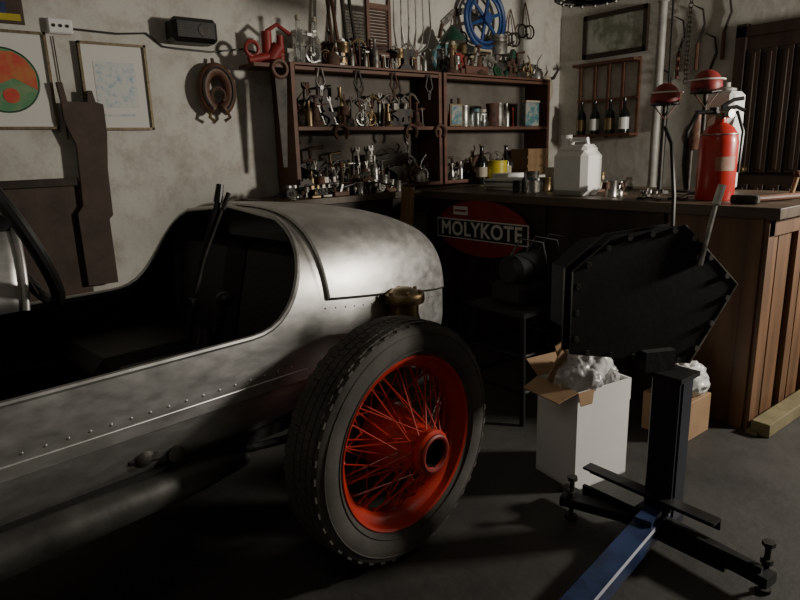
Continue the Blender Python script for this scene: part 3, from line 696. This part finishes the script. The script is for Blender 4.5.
b=B('wooden_mallet');b.cyl((3.2,1.15,ctz+.001),(3.22,1.14,ctz+.09),.01,WOODL);b.sph((3.222,1.14,ctz+.1),.018,RUST);b.box((3.2,1.15,ctz+.006),(.12,.08,.01),WOODL);b.done()
# oval sign
sg=empty('enamel_sign',(2.612,2.56,.735))
b=B('sign_plate',sg)
N=48;p=[(.37*math.cos(2*math.pi*i/N),.165*math.sin(2*math.pi*i/N)) for i in range(N)]
b.prism(p,(0,0,0),(0,-1,0),(0,0,1),(.010,0,0),REDP)
b.box((-.003,0,-.01),(.006,.735,.118),WHS);b.box((-.005,0,-.01),(.006,.72,.104),BLKS);b.box((-.004,.16,.10),(.004,.12,.05),WHS);b.box((-.006,.16,.10),(.002,.10,.012),REDP);b.done()
cu=bpy.data.curves.new('sign_text','FONT');cu.body='MOLYKOTE';cu.size=.118;cu.align_x='CENTER';cu.align_y='CENTER';cu.extrude=.001;cu.offset=.0026;cu.space_character=1.08
t=bpy.data.objects.new('sign_text',cu);bpy.context.scene.collection.objects.link(t);t.parent=sg;t.location=(-.010,0,-.012)
t.rotation_euler=(math.radians(90),0,math.radians(-90));cu.materials.append(WHS)
# ------------------------------------------------------------------ boxes
def bag(name,r,mt=BAG,parent=None,seed=1,n=5):
    bm=bmesh.new();bmesh.ops.create_icosphere(bm,subdivisions=n,radius=1)
    for v in bm.verts:
        q=v.co.copy();s_=V((seed*3.1,seed,0))
        k=1+.22*noise.noise(q*1.3+s_)
        k+=.16*(1-2*abs(noise.noise(q*2.2+s_*2)))*.8-.1
        k+=.07*(1-2*abs(noise.noise(q*6+s_)))
        k+=.05*noise.cell(q*2.5+s_)
        k*=1+.25*max(0,q.z-.6)*noise.noise(V((q.x*5,q.y*5,seed)))
        v.co=V((q.x*r[0]*k,q.y*r[1]*k,q.z*r[2]*k))
    bmesh.ops.smooth_vert(bm,verts=bm.verts,factor=.5,use_axis_x=True,use_axis_y=True,use_axis_z=True)
    me=bpy.data.meshes.new(name);bm.to_mesh(me);bm.free();me.materials.append(mt)
    me.polygons.foreach_set('use_smooth',[True]*len(me.polygons))
    o=bpy.data.objects.new(name,me);bpy.context.scene.collection.objects.link(o)
    if parent:o.parent=parent
    return o
bx=empty('cardboard_box_with_rubbish',(1.69,1.19,0))
a=math.radians(-8.6);M=Matrix.Rotation(a,4,'Z')
b=B('carton',bx,M);W,D,Hh=.26,.20,.375;t=.005
b.box((W/2,t/2,Hh/2),(W,t,Hh),WHITE);b.box((W/2,D-t/2,Hh/2),(W,t,Hh),WHITE);b.box((t/2,D/2,Hh/2),(t,D-2*t,Hh),WHITE);b.box((W-t/2,D/2,Hh/2),(t,D-2*t,Hh),WHITE);b.box((W/2,D/2,t/2),(W,D,t),WHITE)
def flap(p0,p1,dr,mt):
    p0=V(p0);p1=V(p1);dr=V(dr);e=(p1-p0).normalized()*.012
    n=(p1-p0).cross(dr).normalized()*.004
    b.add([p0,p1,p1+dr-e,p0+dr+e,p0+n,p1+n,p1+dr-e+n,p0+dr+e+n],[(0,1,2,3),(7,6,5,4),(0,4,5,1),(1,5,6,2),(2,6,7,3),(3,7,4,0)],mt)
flap((0,0,Hh),(0,D,Hh),(-.09,-.01,-.02),CARD);flap((0,D,Hh),(W,D,Hh),(-.02,.06,.05),CARD);flap((0,0,Hh),(W*.30,0,Hh),(-.05,-.05,-.02),CARD)
flap((W,D,Hh),(W,0,Hh),(.015,0,-.09),WHITE)
b.box((.05,.13,Hh+.035),(.10,.006,.12),CARD,rot=Matrix.Rotation(.6,3,'Y'));b.box((.08,.15,Hh+.05),(.045,.006,.17),CARD,rot=Matrix.Rotation(-.35,3,'Y'))
b.done()
q=bag('rubbish_bag_grey',(.085,.08,.085),seed=2,parent=bx);q.location=(.09,.07,Hh+.005)
q=bag('rubbish_bag_white',(.095,.08,.10),mt=WBAG,seed=5,parent=bx);q.location=(.16,.08,Hh+.03)
q=bag('rubbish_bag_grey',(.05,.05,.06),seed=12,parent=bx);q.location=(.20,.03,Hh+.0)
bx=empty('cardboard_box',(2.34,1.12,0))
b=B('carton',bx);b.box((.09,.1,.085),(.19,.2,.17),CARD,bev=.003);b.done()
q=bag('crumpled_bag',(.10,.09,.08),mt=WBAG,seed=9,parent=bx);q.location=(.10,.08,.225)
# ------------------------------------------------------------------ engine stand + gearbox
es=empty('engine_stand',(1.72,.88,0))
b=B('frame',es)
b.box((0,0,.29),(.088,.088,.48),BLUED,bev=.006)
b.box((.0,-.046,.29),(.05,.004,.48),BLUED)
b.box((-.05,.0,.062),(.13,.12,.025),BLUED)
R9=Matrix.Rotation(math.radians(9),3,'Z')
b.box(R9@V((-.45,.0,.065)),(.84,.075,.055),BLUE,rz=math.radians(9),bev=.005)
b.box(R9@V((-.12,.0,.1)),(.08,.05,.02),BLUE,rz=math.radians(9))
b.box((-.10,-.055,.07),(.012,.56,.05),BLK);b.box((-.10,.03,.047),(.05,.56,.01),BLK)
b.box((-.05,.03,.135),(.045,.44,.008),BLK);b.box((-.028,.03,.118),(.006,.44,.035),BLK)
for dx,dy in((-.17,.22),(-.06,-.33)):
    b.cyl((dx,dy,.005),(dx,dy,.14),.008,DIRON,n=8);b.cyl((dx,dy,0),(dx,dy,.012),.02,DIRON);b.cyl((dx,dy,.085),(dx,dy,.10),.016,DIRON,n=6);b.cyl((dx,dy,.14),(dx,dy,.152),.017,DIRON,n=6)
b.box((-.135,.13,.065),(.05,.26,.03),BLK,rz=.35)
b.box((-.08,-.2,.065),(.05,.32,.03),BLK,rz=-.1)
b.box((.0,0,.525),(.11,.11,.015),BLK)
b.done()
gb=empty('gearbox_casing',(1.70,.93,.745))
ux=V((.9,-.436,0));nz=V((.436,.9,0));uz=V((0,0,1))
pl=[(-.28,.106),(-.155,.2),(.07,.22),(.265,.03),(.12,-.21),(-.28,-.14)]
b=B('casing',gb)
def P2(x,y,dd=0):return ux*x+uz*y+nz*dd
b.prism(pl,nz*0,ux,uz,nz*.010,BLK)
b.prism([(x*.88,y*.88) for x,y in pl],nz*.010,ux,uz,nz*.04,BLKM)
b.prism(pl,nz*.050,ux,uz,nz*.010,BLK)
b.prism([(x*.78,y*.78) for x,y in pl],nz*.060,ux,uz,nz*.20,BLKM)
for i in range(6):
    p0=V(pl[i]);p1=V(pl[(i+1)%6]);L=(p1-p0).length;n=max(2,int(L/.075))
    for k in range(n):
        q=(p0+(p1-p0)*(k+.5)/n)*.95
        b.cyl(P2(q.x,q.y,-.009),P2(q.x,q.y,.0),.009,STEELB if i in(2,3) else DIRON,n=6)
b.tube([P2(x*.995,y*.995,-.001) for x,y in (pl[2],pl[3],pl[4])],.003,STEEL,6)
b.tube([P2(.12,.10,-.01),P2(.14,.20,-.01),P2(.165,.28,.0)],[.009,.008,.007],STEEL,8);b.tube([P2(.165,.275,.0),P2(.18,.33,.0)],.012,STEELB,8)
b.tube([P2(.05,.18,.03),P2(.06,.30,.05),P2(.09,.45,.12),P2(.12,.50,.2)],.006,BLKP,6)
b.prism([(-.05,-.212),(.05,-.212),(.05,-.15),(-.05,-.15)],nz*-.03,ux,uz,nz*.03,BLKM)
b.done()
b=B('metal_trestle')
for dx in(0,.34):
    for dy in(0,.28):
        b.cyl((2.02+dx+(-.05 if dx==0 else .05),1.72+dy+(-.05 if dy==0 else .05),0),(2.02+dx,1.72+dy,.48),.013,BLK)
for zz in(.14,.30,.48):
    e_=.05*(1-zz/.48);b.tube([(2.02-e_,1.72-e_,zz),(2.36+e_,1.72-e_,zz),(2.36+e_,2.0+e_,zz),(2.02-e_,2.0+e_,zz)],.010,BLK,6,True)
b.box((2.19,1.86,.49),(.40,.34,.02),BLKM);b.done()
b=B('machine_motor');c=V((2.19,1.86,.501))
b.box(c+V((0,0,.05)),(.26,.2,.10),BLKM,bev=.02);b.lathe([(0,0),(.05,0),(.075,.03),(.075,.22),(.05,.25),(0,.25)],c+V((-.12,0,.15)),(1,0,0),BLKM,24)
for k in range(3):b.tube([c+V((-.1+.1*k,.0,.22)),c+V((-.08+.1*k,-.04,.30)),c+V((.0+.1*k,-.1,.28)),c+V((.04+.1*k,-.14,.02))],.005,BLKP,6)
b.done()
b=B('wooden_slab');b.box((2.42,3.04,.49),(.03,.10,.975),WOODL,rot=Matrix.Rotation(.10,3,'Y'));b.done(bev=.004)
b=B('pendant_lamp');o=V((2.80,2.0,1.90))
b.lathe([(.16,0),(.165,.01),(.13,.06),(.06,.10),(.03,.13),(.02,.16),(0,.165)],o,(0,0,1),BLK,36);b.ring(o,(0,0,1),.163,.008,DIRON,40,6);b.cyl(o+V((0,0,.16)),(2.80,2.0,ZC),.005,BLKP,n=6)
for k in range(14):
    t=k*2*math.pi/14;b.sph(o+V((.14*math.cos(t),.14*math.sin(t),-.012)),.010,STEELB,8)
b.sph(o+V((0,0,.03)),(.035,.035,.045),GLASS);b.done()
# ------------------------------------------------------------------ camera and light
H=1.2
yaw=math.radians(38);p=math.radians(13.6);r=math.radians(1.7)
F=V((math.sin(yaw)*math.cos(p),math.cos(yaw)*math.cos(p),-math.sin(p)))
R=V((math.cos(yaw),-math.sin(yaw),0));U=R.cross(F)
R2=R*math.cos(r)-U*math.sin(r);U2=U*math.cos(r)+R*math.sin(r)
cd=bpy.data.cameras.new('camera');cam=bpy.data.objects.new('camera',cd);bpy.context.scene.collection.objects.link(cam)
mw=Matrix((R2,U2,-F)).transposed().to_4x4();mw.translation=V((0,0,H));cam.matrix_world=mw
cd.sensor_width=36;cd.lens=620/800*36;cd.clip_start=.02
bpy.context.scene.camera=cam
def area(name,loc,tgt,size,e,col=(1,1,1),sy=None):
    l=bpy.data.lights.new(name,'AREA');l.energy=e;l.size=size;l.color=col
    if sy:l.shape='RECTANGLE';l.size_y=sy
    o=bpy.data.objects.new(name,l);bpy.context.scene.collection.objects.link(o);o.location=loc
    o.rotation_euler=(V(tgt)-V(loc)).to_track_quat('-Z','Y').to_euler();return o
area('key_light',(4.1,-.55,1.66),(1.2,2.2,1.0),.30,112,(1,.93,.82))
area('fill_light',(-.4,.3,2.85),(.6,2.5,.8),.8,3.2,(1,.94,.86))  # added dim fill for the left part of the back wall, no real fixture
w=bpy.data.worlds.new('world');bpy.context.scene.world=w;w.use_nodes=True
w.node_tree.nodes['Background'].inputs[0].default_value=(.5,.5,.5,1);w.node_tree.nodes['Background'].inputs[1].default_value=.01
